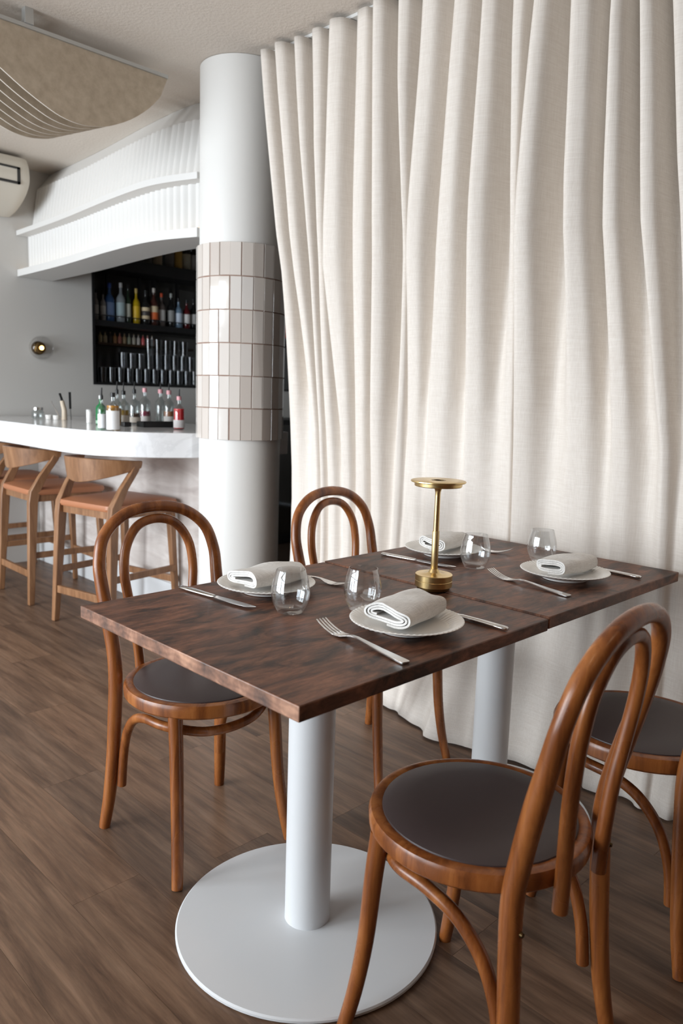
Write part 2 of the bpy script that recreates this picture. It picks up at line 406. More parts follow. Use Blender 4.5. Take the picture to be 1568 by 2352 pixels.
cs = band(.15, .26, 2.53, ZC - .001); nF = len(FC)
for q in list(range(2 * nF, 3 * nF)): cs.v[q] = (cs.v[q][0] + .095, cs.v[q][1], cs.v[q][2])
inb(cs, 'crown_strip', M['trim'], angle=30)
def flutes(off, z0, z1, name, lean=0):
    # arc-length resampled scallops
    L_ = [0]
    for a, b in zip(FC, FC[1:]): L_.append(L_[-1] + math.hypot(b[0]-a[0], b[1]-a[1]))
    tot = L_[-1]; n = int(tot / .048); mb = MB(); ring = []; per = 8
    for k in range(n * per + 1):
        s = tot * k / (n * per); i = max(j for j in range(len(L_)) if L_[j] <= s + 1e-9); i = min(i, len(FC) - 2)
        f = (s - L_[i]) / (L_[i+1] - L_[i]); x = FC[i][0] + (FC[i+1][0]-FC[i][0]) * f; y = FC[i][1] + (FC[i+1][1]-FC[i][1]) * f
        ph = (k % per) / per; ring.append((x + off - .015 * abs(math.sin(math.pi * ph)), y))
    vs = [(x, y, z0) for x, y in ring] + [(x + lean, y, z1) for x, y in ring]; m_ = len(ring)
    mb.add(vs, [(k + 1, k, m_ + k, m_ + k + 1) for k in range(m_ - 1)])
    inb(mb, name, M['trim'], angle=50)
flutes(.085, 1.993, 2.213, 'fluted_panel')
flutes(.11, 2.243, 2.53, 'fluted_panel', .045)
inb(band(.028, .040, 1.9935, 1.999), 'light_strip', M['led'], angle=30)
inb(band(.040, .052, 2.2435, 2.249), 'light_strip', M['led'], angle=30)

# ---------------------------------------------------------------- bar: plinth, front, counter
bar = tag(empty('bar', (2.24, 4.2, 0)), 'pale stone bar front with white kick plate behind the stools', 'bar')
def inbar(mb, *a, **k):
    o = mb.build(*a, parent=bar, **k); o.matrix_parent_inverse = Matrix.Translation((-2.24, -4.2, 0)); return o
inbar(MB().box(2.255, 2.38, 3.17, 5.285, 0.001, .165), 'kick_plate', M['powder'], smooth=False)
inbar(MB().box(2.264, 2.38, 3.17, 5.285, .165, .899), 'front_panel', M['barpanel'], smooth=False)
edge = [(p.x, p.y) for p in cr([(1.738, 5.285, 0), (1.738, 4.57, 0), (1.732, 4.19, 0), (1.724, 3.86, 0), (1.735, 3.60, 0), (1.790, 3.43, 0), (1.938, 3.262, 0), (2.125, 3.162, 0)], 10)]
ctr = MB().prism([(2.75, 5.285)] + edge + [(2.75, 3.175)], .90, 1.022).build('bar_counter', M['marble'], bevel=.004)
tag(ctr, 'thick white marble bar counter with a rounded end against the column', 'counter')

# ---------------------------------------------------------------- back-bar shelf unit with bottles and glasses
sh = tag(empty('bottle_shelving', (3.9, 5.3, NZ0)), 'black shelving recessed in the back wall, holding bottles and glasses', 'shelf unit')
def insh(mb, *a, **k):
    o = mb.build(*a, parent=sh, **k); o.matrix_parent_inverse = Matrix.Translation((-3.9, -5.3, -NZ0)); return o
YB = 5.58
insh(MB().box(NX0, NX1, YB, YB + .02, NZ0, NZ1), 'mirror_back', M['blackgloss'], smooth=False)
insh(MB().box(NX0 + .001, NX0 + .02, 5.285, YB, NZ0 + .001, NZ1), 'side_panel', M['black'], smooth=False)
insh(MB().box(NX1 - .02, NX1 - .001, 5.285, YB, NZ0 + .001, NZ1), 'side_panel', M['black'], smooth=False)
insh(MB().box(NX0, NX1, 5.283, YB, NZ0 - .008, NZ0 + .008), 'shelf', M['black'], smooth=False)
insh(MB().box(NX0 + .02, NX1 - .02, 5.30, YB, 1.682, 1.722), 'shelf', M['black'], smooth=False)
insh(MB().box(NX0 + .02, NX1 - .02, 5.30, YB, 2.095, 2.178), 'shelf', M['black'], smooth=False)
insh(MB().box(NX0 + .12, 3.66, 5.44, YB, 1.555, 1.572), 'shelf', cm((.05, .025, .012), .4), smooth=False)
for x in (2.80, 2.93, 3.20, 3.33, 3.55, 3.80, 4.2, 4.6):
    insh(MB().box(x, x + .022, YB - .06, YB - .035, 1.722, 2.095), 'post', M['black'], smooth=False)
insh(MB().box(NX0 + .02, NX1 - .02, 5.302, 5.308, 1.755, 1.762), 'guard_rail', M['black'], smooth=False)
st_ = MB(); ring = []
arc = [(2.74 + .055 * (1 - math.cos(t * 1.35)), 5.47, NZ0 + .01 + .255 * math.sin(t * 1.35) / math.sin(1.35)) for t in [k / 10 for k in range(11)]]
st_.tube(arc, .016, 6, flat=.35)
tag(st_.build('reflection_strip', cm((.85, .86, .9), .3)), 'narrow curved white strip standing in for a mirror reflection, left of the back-bar glasses', 'strip')  # added strip in place of a bright curved reflection in the mirror back

def bottle(name, loc, h, r, glass, cap, lab=None, neck=.30, nr=.30, labz=(.16, .48), pourer=False, cyl=False, label='', cat='bottle', group=None, capc=None, fill=None):
    e = tag(empty(name, loc), label, cat, group)
    hb = h * (1 - neck)
    if cyl: pr = [(0, .001), (r * .95, .001), (r, .006), (r, h * .95), (r * .92, h)]
    else: pr = [(0, .001), (r * .92, .001), (r, .008), (r, hb * .82), (r * .86, hb * .91), (r * nr * 1.15, hb * 1.04), (r * nr, hb * 1.12), (r * nr, h * .93), (r*nr*1.1, h * .935), (r*nr*1.1, h * .96)]
    MB().lathe(pr, 16).build('body', glass, e)
    if fill: MB().lathe([(0, .004), (r * .93, .004), (r * .93, h * fill[1])], 16).build('liquid', fill[0], e)
    if cap and not cyl: MB().lathe([(r*nr*1.22, h * .88), (r*nr*1.22, h * .992), (r*nr*1.0, h)], 12).build('cap', cap, e)
    if lab: MB().lathe([(r * 1.012, h * labz[0]), (r * 1.018, h * labz[0] + .001), (r * 1.018, h * labz[1]), (r*1.012, h * labz[1] + .001)], 16).build('label', lab, e)
    if pourer: MB().tube([(0, 0, h * .97), (0, 0, h * 1.05), (.002, 0, h * 1.22)], [.006, .004, .003], 6).build('pourer', M['black'], e)
    return e
dg, clr = cm((.012, .012, .012), .08), cm((.55, .60, .63), .06, 0, .5, .6)
wl = cm((.66, .64, .62), .6); cr_ = cm((.62, .50, .32), .6)
Z1 = 1.7225; G1 = 'spirit bottles on the middle back-bar shelf'
SB = [  # x, h, r, glass, cap, label colour, label
 (2.785, .23, .020, cm((.30,.29,.28), .2), M['black'], wl, 'small grey bottle at the far left of the middle shelf'),
 (2.832, .22, .020, cm((.34,.32,.31), .2), M['black'], wl, 'small grey bottle second from left on the middle shelf'),
 (2.897, .285, .036, cm((.10,.22,.50), .06, 0, .5, .5), cm((.04,.09,.35), .3), cm((.22,.32,.55), .5), 'blue glass bottle with blue cap on the middle shelf'),
 (2.976, .295, .034, clr, cm((.62,.62,.62), .4), cm((.36,.46,.48), .5), 'tall clear bottle with grey cap beside the blue bottle'),
 (3.037, .29, .022, cm((.02,.035,.02), .08), M['black'], cm((.5,.5,.42), .6), 'slim dark green bottle beside the yellow one'),
 (3.111, .27, .031, cm((.45,.30,.01), .1), cm((.62,.45,.14), .4), cm((.70,.44,.02), .5), 'bright yellow bottle on the middle shelf'),
 (3.186, .265, .034, dg, M['black'], cr_, 'dark bottle with a beige and black label on the middle shelf'),
 (3.262, .29, .035, cm((.06,.02,.015), .08), cm((.6,.55,.5), .4), cm((.66,.13,.03), .6), 'dark bottle with a cream and red label on the middle shelf'),
 (3.342, .262, .032, cm((.16,.13,.12), .1), cm((.75,.10,.03), .4), wl, 'bottle with red neck and white label on the middle shelf'),
 (3.428, .27, .030, dg, cm((.4,.42,.4), .3), cm((.3,.3,.29), .5), 'black bottle with grey stopper right of the red-necked bottle'),
 (3.497, .24, .034, cm((.25,.36,.48), .08, 0, .5, .4), M['black'], cm((.55,.62,.72), .5), 'pale blue bottle with white label near the column'),
 (3.570, .235, .031, cm((.09,.01,.012), .08), M['black'], wl, 'dark red wine bottle with white label near the column'),
 (3.640, .25, .031, dg, M['black'], wl, 'dark bottle with white label half hidden by the column'),
 (4.62, .28, .036, cm((.5,.05,.03), .1), cm((.6,.1,.05), .3), cm((.6,.15,.1), .5), 'red bottle on the middle shelf right of the column')]
for (x, h, r, g, c, l, lb) in SB:
    e = bottle('liquor_bottle', (x, 5.40 + random.uniform(-.015, .02), Z1), h, r, g, c, l, label=lb, group=G1, labz=(.17, .5))
    if 'cream and red' in lb: MB().lathe([(r*1.02, h*.36), (r*1.026, h*.361), (r*1.026, h*.52), (r*1.02, h*.521)], 16).build('label', cr_, e)
    if 'beige and black' in lb: MB().lathe([(r*1.02, h*.27), (r*1.026, h*.271), (r*1.026, h*.40), (r*1.02, h*.401)], 16).build('label', cm((.06,.05,.045), .5), e)
for k, (x, l, lb) in enumerate([(3.21, cm((.1,.09,.08), .5), 'black bottle leftmost in view on the top back-bar shelf'), (3.299, cm((.42,.33,.22), .6), 'bottle with big beige label on the top back-bar shelf'), (3.409, cm((.16,.15,.14), .6), 'dark bottle with grey label on the top back-bar shelf'),
        (3.483, cm((.45,.27,.05), .5), 'amber gold bottle on the top back-bar shelf'), (3.562, cm((.4,.38,.3), .6), 'dark bottle with cream label on the top back-bar shelf'), (3.63, cm((.3,.3,.3), .6), 'dark bottle beside the column on the top back-bar shelf')]):
    bottle('liquor_bottle', (x, 5.40, 2.1785), .26, .034, dg if k != 3 else cm((.30,.17,.03), .1), M['black'], l, label=lb, group='bottles on the top back-bar shelf', labz=(.05, .5))
minic = [(.60,.48,.26), (.62,.52,.34), (.10,.09,.08), (.55,.28,.12), (.58,.22,.16), (.5,.36,.2), (.36,.38,.28), (.5,.46,.38), (.55,.5,.46), (.65,.12,.12), (.6,.3,.28), (.68,.63,.58)]
minin = ['pale yellow', 'cream', 'black', 'orange', 'coral', 'tan', 'olive', 'beige', 'light grey', 'red', 'pink', 'white']
for k in range(12):
    bottle('miniature_bottle', (2.86 + .0405 * k, 5.50, 1.5725), .085, .0155, cm(minic[k], .2), cm((.15, .1, .06), .4), None, label='tiny %s miniature bottle on the narrow brown shelf' % minin[k], group='miniatures on the narrow shelf')
# tumblers on the bottom of the niche
M['barglass'] = thin_glass('bar_glass', (.66, .68, .70), 1.5)
def tumbler(loc, h, r, lb):
    return tag(MB().lathe([(0, .001), (r * .86, .001), (r, h), (r * .93, h), (r * .80, .012), (0, .012)], 14).build('bar_tumbler', M['barglass']), lb, 'glass', 'clear tumblers in the back bar')
tb = None
ORD = ['leftmost', 'second', 'third', 'fourth', 'fifth', 'sixth', 'seventh', 'eighth', 'ninth', 'tenth', 'eleventh', 'twelfth']
for (y, z, xs, lb) in [(5.36, NZ0 + .0085, [2.80 + .074 * k for k in range(0, 12)], 'the front bottom row'), (5.445, NZ0 + .0085, [2.84 + .074 * k for k in range(0, 11)], 'the rear bottom row'),
        (5.36, NZ0 + .1245, [2.97 + .076 * k for k in range(0, 9)], 'the second row up'), (5.37, NZ0 + .2405, [3.20 + .08 * k for k in range(0, 5)], 'the topmost row')]:
    for k, x in enumerate(xs):
        l_ = '%s clear bar tumbler%s in %s of the back bar' % (ORD[k], ' from the left' if k else '', lb)
        if tb is None: t = tb = tumbler((0, 0, 0), .115, .034, l_)
        else: t = tb.copy(); col.objects.link(t)
        t.location = (x, y, z); t['label'] = l_; t['group'] = 'clear tumblers in the back bar'
bc = tag(empty('back_bar_cabinet', (4.6, 5.0, 0)), 'black cabinet under the shelves, seen between column and curtain', 'cabinet')
MB().box(-.75, .75, -.26, .27, .001, 1.02).build('body', M['black'], bc, smooth=False)
for k in range(3): MB().box(-.73 + .49 * k, -.26 + .49 * k, -.275, -.26, .08, .98).build('door', M['blackgloss'], bc, smooth=False)

# ---------------------------------------------------------------- things on the bar counter
CZ = 1.0222; G2 = 'bottles on the bar counter'
gl = thin_glass('bottle_glass', (.80, .84, .84), 1.9)
amber = cm((.55, .26, .05), .1, 0, .5, .3); pinkc = cm((.72, .35, .38), .4)
def cb_(x, y, h, r, glass, cap, lab, lb, pour=False, fill=None, **k):
    bottle('pour_bottle', (x, y, CZ), h, r, glass, cap, lab, pourer=pour, label=lb, group=G2, fill=fill, **k)
cb_(2.084, 4.015, .165, .028, cm((.02, .32, .10), .05, 0, .5, .5), cm((.75,.75,.74), .4), cm((.4,.6,.45), .5), 'green bottle with white cap at the left of the counter bottles', labz=(.05,.15))
cb_(1.845, 3.545, .17, .020, gl, M['black'], cm((.78,.79,.8), .5), 'slim clear bottle with black pourer and white label on the counter', True, labz=(.05,.45))
cb_(1.857, 3.455, .185, .031, gl, M['black'], cm((.8,.8,.8), .5), 'clear bottle with large white label and amber drink on the counter', False, (amber, .66), labz=(.03,.52))
cb_(2.165, 3.907, .195, .032, gl, M['black'], cm((.70,.66,.6), .5), 'bottle of yellow liquid with black cap on the counter', True, (cm((.65,.40,.08), .1, 0, .5, .3), .45), labz=(.05,.3))
cb_(2.10, 3.86, .20, .024, gl, M['black'], None, 'clear bottle behind the amber bottle with orange liquid', True, (amber, .5))
cb_(2.344, 4.102, .205, .036, gl, M['black'], cm((.62,.55,.48), .5), 'clear decanter with black pourer left of the pink-capped bottles', True, (cm((.12,.06,.04), .1), .32), nr=.24, labz=(.05,.2))
cb_(2.476, 4.208, .215, .036, gl, pinkc, cm((.66,.62,.6), .5), 'clear bottle with pink cap and dark pink drink, leftmost of three', False, (cm((.35,.06,.10), .1), .35), nr=.3, labz=(.05,.2))
cb_(2.52, 4.10, .21, .033, gl, pinkc, None, 'clear bottle with pink cap in the middle of the three', True, None, nr=.36)
cb_(2.491, 3.96, .205, .032, gl, pinkc, cm((.7,.68,.66), .5), 'clear bottle with pink cap just left of the red bottle', True, (cm((.5,.2,.1), .1), .4), nr=.36, labz=(.05,.25))
cb_(2.274, 3.516, .175, .030, gl, pinkc, cm((.7,.66,.66), .5), 'bottle of bright red drink with pink cap beside the column', True, (cm((.80,.03,.04), .1), .62), nr=.34, labz=(.05,.28))
tr = tag(empty('bar_tray', (2.30, 3.75, CZ)), 'low black rubber tray in front of the counter bottles', 'tray')
tr.rotation_euler = (0, 0, R(-8))
MB().box(-.11, .11, -.045, .045, .001, .022).build('base', M['black'], tr, bevel=.003)
MB().box(-.115, .115, -.05, -.045, .001, .030).box(-.115, .115, .045, .05, .001, .030).box(-.115, -.11, -.05, .05, .001, .030).box(.11, .115, -.05, .05, .001, .030).build('rim', M['black'], tr, smooth=False)
tag(MB().box(-.022, .022, -.02, .02, 0.001, .026).build('bar_caddy', M['black'], bevel=.003), 'small black box on the counter beside the tray', 'box').location = (2.12, 3.80, CZ)
jar = tag(empty('glass_jar', (2.062, 4.80, CZ)), 'squat glass jar with silver lid at the left of the counter', 'jar')
MB().lathe([(0, .001), (.034, .001), (.038, .01), (.038, .045), (.03, .055), (.03, .058)], 20).build('body', gl, jar)
MB().lathe([(.033, .056), (.033, .072), (.028, .074)], 20).build('lid', M['steel'], jar)
for k, (x, y, lb) in enumerate([(2.108, 4.745, 'small white ramekin beside the glass jar'), (2.128, 4.68, 'small white ramekin beside the bar tools')]):
    tag(MB().lathe([(0, .001), (.018, .001), (.021, .028), (.018, .028), (.015, .006), (0, .006)], 16).build('ramekin', M['ceramic']), lb, 'ramekin', 'ramekins on the counter').location = (x, y, CZ)
for k, (x, y, lb) in enumerate([(2.125, 4.235, 'white canister left of the green bottle, left of two'), (2.185, 4.215, 'white canister next to the green bottle, right of two')]):
    c = tag(empty('canister', (x, y, CZ)), lb, 'canister', 'canisters on the counter')
    MB().lathe([(0, .001), (.017, .001), (.017, .066), (.0165, .068)], 16).build('body', M['ceramic'], c); MB().lathe([(.0172, .068), (.0172, .078), (.012, .080)], 16).build('lid', M['trim'], c)
tag(MB().tube([(0, 0, .0), (.0, .0, .06), (-.012, .004, .12)], [.017, .015, .013], 10).build('muddler', cm((.62, .52, .40), .5)), 'pale wooden muddler standing among the bar tools', 'bar tool').location = (2.153, 4.62, CZ + .001)
kn = tag(empty('bar_knife', (2.17, 4.66, CZ)), 'bar knife with slanted black handle behind the muddler', 'knife')
MB().tube([(.004, .01, .09), (-.012, .03, .165)], [.011, .012], 8, flat=.6).build('handle', M['black'], kn); MB().tube([(.012, 0, .001), (.004, .01, .09)], .008, 6, flat=.3).build('blade', M['steel'], kn)
kn = tag(empty('bar_knife', (2.20, 4.64, CZ)), 'bar knife with upright black handle, right of the muddler', 'knife')
MB().tube([(.002, 0, .07), (.0, .0, .175)], [.011, .012], 8, flat=.6).build('handle', M['black'], kn); MB().tube([(.006, 0, .001), (.002, .0, .07)], .009, 6, flat=.3).build('blade', M['steel'], kn)
tag(MB().tube([(.02, 0, .001), (-.01, .06, .10), (-.013, .066, .112)], [.003, .003, .007], 6).build('bar_spoon', M['steel']), 'thin metal bar spoon leaning left of the muddler', 'spoon').location = (2.13, 4.66, CZ)

# ---------------------------------------------------------------- wall sconce, air conditioner, ceiling baffles
sco = tag(empty('wall_sconce', (2.285, 5.289, 1.488)), 'round clear glass wall sconce with brass centre on the grey wall', 'lamp')
def yl(prof, n=28):      # lathe about the -y axis
    mb = MB().lathe(prof, n); mb.v = [(x, -z, y) for x, y, z in mb.v]; return mb
yl([(.045, 0), (.045, .012), (.02, .016), (.016, .03)]).build('wall_plate', M['brass_dark'], sco)
yl([(0.034, .030), (.037, .034), (.037, .05), (.030, .056), (.012, .058)]).build('brass_cup', M['brass_dark'], sco)
yl([(0, .056), (.013, .058), (.015, .066), (.010, .074), (0, .076)], 16).build('bulb', M['bulb'], sco)
yl([(.062, .01), (.078, .03), (.084, .06), (.080, .085), (.066, .10), (.064, .098), (.077, .083), (.081, .06), (.075, .031), (.060, .012)], 36).build('glass_shade', thin_glass('sconce_glass', (.97, .97, .97), 1.3), sco)

ac = tag(empty('air_conditioner', (1.5, 5.28, 2.5)), 'cream air conditioner mounted high on the wall at the left edge', 'air conditioner')
prof = [(p.x, p.y) for p in cr([(0, .135, 0), (-.27, .130, 0), (-.325, .10, 0), (-.35, .04, 0), (-.345, -.03, 0), (-.27, -.10, 0), (-.13, -.16, 0), (0, -.185, 0)], 6)]
rings = [[(x, y * s, z * (.5 + .5 * s) + (.0)) for (y, z) in prof] for x, s in ((-.9, 1), (.56, 1), (.60, .985), (.615, .95))]
a_ = MB(); n_ = len(prof); a_.loft(rings, closed=False)
a_.add([v for v in rings[-1]], [tuple(range(n_))]).add([v for v in rings[0]], [tuple(reversed(range(n_)))]); a_.build('housing', M['ac'], ac)
fr = MB(); ZA, ZB, XA, XB = -.045, .052, -.8, .55
def fy(z): # front face y of the housing
    best = min((abs(q[1] - z), q[0]) for q in prof if q[0] < -.3); return best[1]
for (z0, z1, x0, x1) in ((ZB - .012, ZB, XA, XB), (ZA, ZA + .012, XA, XB), (ZA, ZB, XB - .018, XB), (ZA, ZB, XA, XA + .018)):
    fr.box(x0, x1, -.356, -.335, z0, z1)
fr.build('outlet_frame', cm((.03, .03, .03), .5), ac, smooth=False)
MB().box(XA + .018, XB - .018, -.352, -.335, ZA + .012, ZB - .012).build('outlet_flap', M['ac'], ac, smooth=False)

BT = [(2.577, 1.957), ]
bot = [(1.957, 2.577), (1.932, 2.520), (1.917, 2.489), (1.863, 2.430), (1.778, 2.364), (1.677, 2.312), (1.608, 2.293), (1.542, 2.286), (1.469, 2.295), (1.398, 2.321), (1.314, 2.361), (1.234, 2.407), (1.15, 2.452), (1.06, 2.487), (.95, 2.502), (.83, 2.487), (.72, 2.44), (.60, 2.37), (.48, 2.31), (.38, 2.29), (.28, 2.31), (.2, 2.38), (.14, 2.48), (.12, 2.577)]
baff = tag(empty('ceiling_baffle', (1.0, 3.12, 2.577)), 'wave-shaped beige felt acoustic baffles hanging under the ceiling, top left', 'ceiling baffle')
for k in range(7):
    y = .088 * k; d = .010 * k
    bp = [(p.x, p.y) for p in cr([(x, min(z + d * min(1, (2.577 - z) / .15), 2.577), 0) for x, z in bot], 3)]
    mb = MB(); n_ = len(bp); T_ = .0065
    for sgn in (0, 1):
        yv = y - T_ / 2 + sgn * T_
        vs = [(x - 1.0, yv, z - 2.577) for x, z in bp] + [(x - 1.0, yv, 0.0) for x, z in bp]
        fs = [(i, i + 1, n_ + i + 1, n_ + i) for i in range(n_ - 1)]
        mb.add(vs, [f if sgn == 0 else tuple(reversed(f)) for f in fs])
    vs = [(x - 1.0, y - T_ / 2, z - 2.577) for x, z in bp] + [(x - 1.0, y + T_ / 2, z - 2.577) for x, z in bp]
    mb.add(vs, [(i, n_ + i, n_ + i + 1, i + 1) for i in range(n_ - 1)], 1)
    mb.build('felt_fin', [M['felt'], M['feltedge']], baff, angle=30)
    MB().box(-.88, .957, y - .011, y + .011, 0.0005, .014).build('rail', M['alu'], baff, smooth=False)
for x in (.345, -.55):
    MB().box(x - .018, x + .018, -.012, .54, .015, .030).build('cross_bar', M['alu'], baff, smooth=False)
    MB().box(x - .016, x + .016, -.016, .016, .016, .0725).build('hanger', M['alu'], baff, smooth=False)
    MB().box(x - .016, x + .016, .50, .532, .016, .0725).build('hanger', M['alu'], baff, smooth=False)

# ---------------------------------------------------------------- tables
TZ = .75
TX0, TX1, TX2, TY0, TY1, TT = .747, 1.4855, 2.209, .823, 1.548, .028
def table(x0, x1, z, label):
    t = tag(empty('table', ((x0+x1)/2, (TY0+TY1)/2, 0)), label, 'table', 'restaurant tables')
    hx = (x1 - x0) / 2; hy = (TY1 - TY0) / 2
    mb = MB().box(-hx, hx, -hy, hy, z - TT, z); mb.mi = [2, 0, 0, 0, 0, 1 if x0 < 1 else 0]
    mb.build('tabletop', [M['tabletop'], M['endgrain'], M['table_under']], t, smooth=True, bevel=.0025)
    MB().lathe([(.30, .001), (.3035, .004), (.3035, .009), (.300, .012), (.060, .0135)], 96).build('base', M['powder'], t)
    MB().lathe([(.0527, .013), (.0527, z - TT - .006)], 48).build('pole', M['powder'], t)
    MB().box(-.16, .16, -.16, .16, z - TT - .006, z - TT - .0005).build('mount_plate', M['powder'], t, smooth=False)
    return t
table(TX0, TX1, TZ, 'nearer square walnut-topped table on a white pedestal with round floor plate')
table(TX1 + .003, TX2, TZ + .003, 'farther walnut-topped pedestal table, pushed against the curtain')

# ---------------------------------------------------------------- bentwood chairs
def mirror(pts): return [(-x, y, z) for x, y, z in reversed(pts)]
def make_chair():
    c = empty('bentwood_chair')
    # seat: bent ring, cushion
    MB().lathe([(.172, .428), (.200, .426), (.206, .432), (.207, .452), (.203, .461), (.192, .464), (.180, .461), (.174, .452)], 56).build('seat_frame', M['bent'], c)
    MB().lathe([(.178, .446), (.183, .458), (.181, .464), (.165, .470), (.12, .4745), (.06, .4765), (0, .477)], 56).build('seat_cushion', M['leather'], c)
    MB().lathe([(0, .436), (.176, .436), (.176, .447), (0, .447)], 32).build('seat_board', M['table_under'], c)
    # outer hoop with the rear legs
    half = [(-.191, -.207, .001), (-.182, -.191, .10), (-.175, -.180, .22), (-.172, -.1725, .34), (-.170, -.169, .44), (-.1695, -.179, .52), (-.176, -.198, .61), (-.1815, -.218, .69), (-.1815, -.234, .76), (-.157, -.249, .83), (-.092, -.260, .879), (0, -.264, .895)]
    p = cr(half + mirror(half)[1:], 6); n = len(p)
    rad = [.0175 + .0015 * min(1, max(0, (q.z - .05) / .3)) for q in p]; rad = [min(r, .0155 + .02 * max(0, q.z)) for r, q in zip(rad, p)]
    rad = [r if q.z < .62 else r - .0025 * min(1, (q.z - .62) / .15) for r, q in zip(rad, p)]
    MB().tube(p, rad, 14).build('back_hoop', M['bent'], c)
    half = [(-.076, -.207, .395), (-.078, -.209, .47), (-.088, -.214, .56), (-.1025, -.224, .65), (-.109, -.233, .72), (-.098, -.242, .79), (-.059, -.251, .844), (0, -.255, .860)]
    MB().tube(cr(half + mirror(half)[1:], 6), .0135, 12).build('inner_hoop', M['bent'], c)
    for s in (-1, 1):
        lp = cr([(s * .150, .115, .43), (s * .153, .125, .33), (s * .157, .135, .20), (s * .165, .150, .09), (s * .176, .168, .001)], 5)
        MB().tube(lp, [.0185 - .0045 * k / (len(lp) - 1) for k in range(len(lp))], 14).build('front_leg', M['bent'], c)
        for z in (.33, .455): # bolts on the rear posts
            pass
        MB().tube([(s * .171, -.186, .395), (s * .172, -.1925, .395)], [.0055, .004], 10).build('bolt', M['bolt'], c)
    half = [(-.160, -.160, .135), (-.159, -.150, .22), (-.162, -.122, .30), (-.166, -.072, .358), (-.168, -.008, .385), (-.160, .058, .389), (-.132, .098, .384), (-.075, .128, .372), (0, .137, .367)]
    MB().tube(cr(half + mirror(half)[1:], 6), .0125, 12).build('brace_hoop', M['bent'], c)
    return c
ch = make_chair(); ch.location = (1.138, 1.645, 0); ch.rotation_euler = (0, 0, R(177.3))
tag(ch, 'bentwood chair left of the nearer table, back towards the bar stools', 'chair', 'bentwood chairs at the tables')
dup(ch, (1.142, .749, 0), R(3.2), 'large foreground bentwood chair on the right with its whole brown seat showing')
dup(ch, (1.775, .715, 0), R(1), 'bentwood chair cut off by the right edge of the picture')
dup(ch, (1.842, 1.632, 0), R(181), 'bentwood chair behind the far table, against the curtain')

# ---------------------------------------------------------------- bar stools
def make_stool():
    c = empty('bar_stool')
    rw = 12
    # seat frame and cushion
    W, D = .215, .215
    def rr_(w, d, r, z, n=6):
        out = []
        for (cx, cy, a0) in ((w-r, d-r, 0), (-w+r, d-r, 90), (-w+r, -d+r, 180), (w-r, -d+r, 270)):
            for k in range(n + 1): a = R(a0 + 90 * k / n); out.append((cx + r * math.cos(a), cy + r * math.sin(a), z))
        return out
    MB().loft([rr_(W, D, .05, .585), rr_(W, D, .05, .622)]).build('seat_frame', M['stoolwood'], c)
    MB().loft([rr_(W + .006, D + .010, .055, .6225), rr_(W + .012, D + .016, .058, .635), rr_(W + .008, D + .012, .058, .652), rr_(W - .03, D - .03, .05, .664), rr_(W - .12, D - .12, .03, .667)]).build('seat_cushion', M['tan'], c)
    for s in (-1, 1):
        rings = []
        for (x, y, z, a, b) in ((.225, -.245, .001, .014, .016), (.214, -.228, .30, .017, .021), (.205, -.212, .58, .019, .026), (.206, -.200, .645, .019, .028), (.212, -.150, .735, .015, .024), (.222, -.090, .820, .014, .022), (.224, -.066, .872, .014, .020)):
            x *= s; rings.append([(x - a, y - b, z), (x + a, y - b, z), (x + a, y + b, z), (x - a, y + b, z)])
        MB().loft(rings).build('rear_leg', M['stoolwood'], c, bevel=.004, angle=50)
        rings = []
        for (x, y, z, a) in ((.205, .215, .001, .013), (.195, .20, .30, .016), (.185, .188, .59, .019)):
            x *= s; rings.append([(x - a, y - a, z), (x + a, y - a, z), (x + a, y + a, z), (x - a, y + a, z)])
        MB().loft(rings).build('front_leg', M['stoolwood'], c, bevel=.004, angle=50)
        x = s * .207
        MB().box(x - .009, x + .009, -.222, .200, .262, .296).build('side_rail', M['stoolwood'], c, bevel=.003)
    MB().box(-.20, .20, .195, .215, .195, .232).build('foot_rail', M['stoolwood'], c, bevel=.003)
    MB().box(-.212, .212, -.246, -.226, .155, .195).build('rear_rail', M['stoolwood'], c, bevel=.003)
    # curved crest rail
    rings = []; n = 24
    for k in range(n + 1):
        t = -1 + 2 * k / n; a = t * R(78)
        x = .232 * math.sin(a) / math.sin(R(78)); y = -.055 - .20 * (math.cos(a) - math.cos(R(78))) / (1 - math.cos(R(78)))
        hgt = .036 + .088 * (1 - abs(t) ** 1.5); top = .884 - .012 * abs(t) ** 2; thk = .011
        nx, ny = math.sin(a), -math.cos(a)
        rings.append([(x - nx*thk, y - ny*thk, top), (x + nx*(thk+.010), y + ny*(thk+.010), top), (x + nx*(thk+.008), y + ny*(thk+.008), top - .018), (x + nx*(thk-.002), y + ny*(thk-.002), top - hgt), (x - nx*thk, y - ny*thk, top - hgt + .004)])
    MB().loft(rings).build('crest_rail', M['stoolwood'], c, bevel=.003, angle=35)
    return c
stl = make_stool(); stl.location = (1.988, 3.645, 0); stl.rotation_euler = (0, 0, R(-79))
tag(stl, 'wooden bar stool with tan seat nearest the column', 'stool', 'bar stools along the counter')
dup(stl, (1.975, 4.40, 0), R(-91), 'wooden bar stool with tan seat in the middle of the row')
dup(stl, (1.97, 5.00, 0), R(-90), 'bar stool farthest from the column, cut off by the left picture edge')

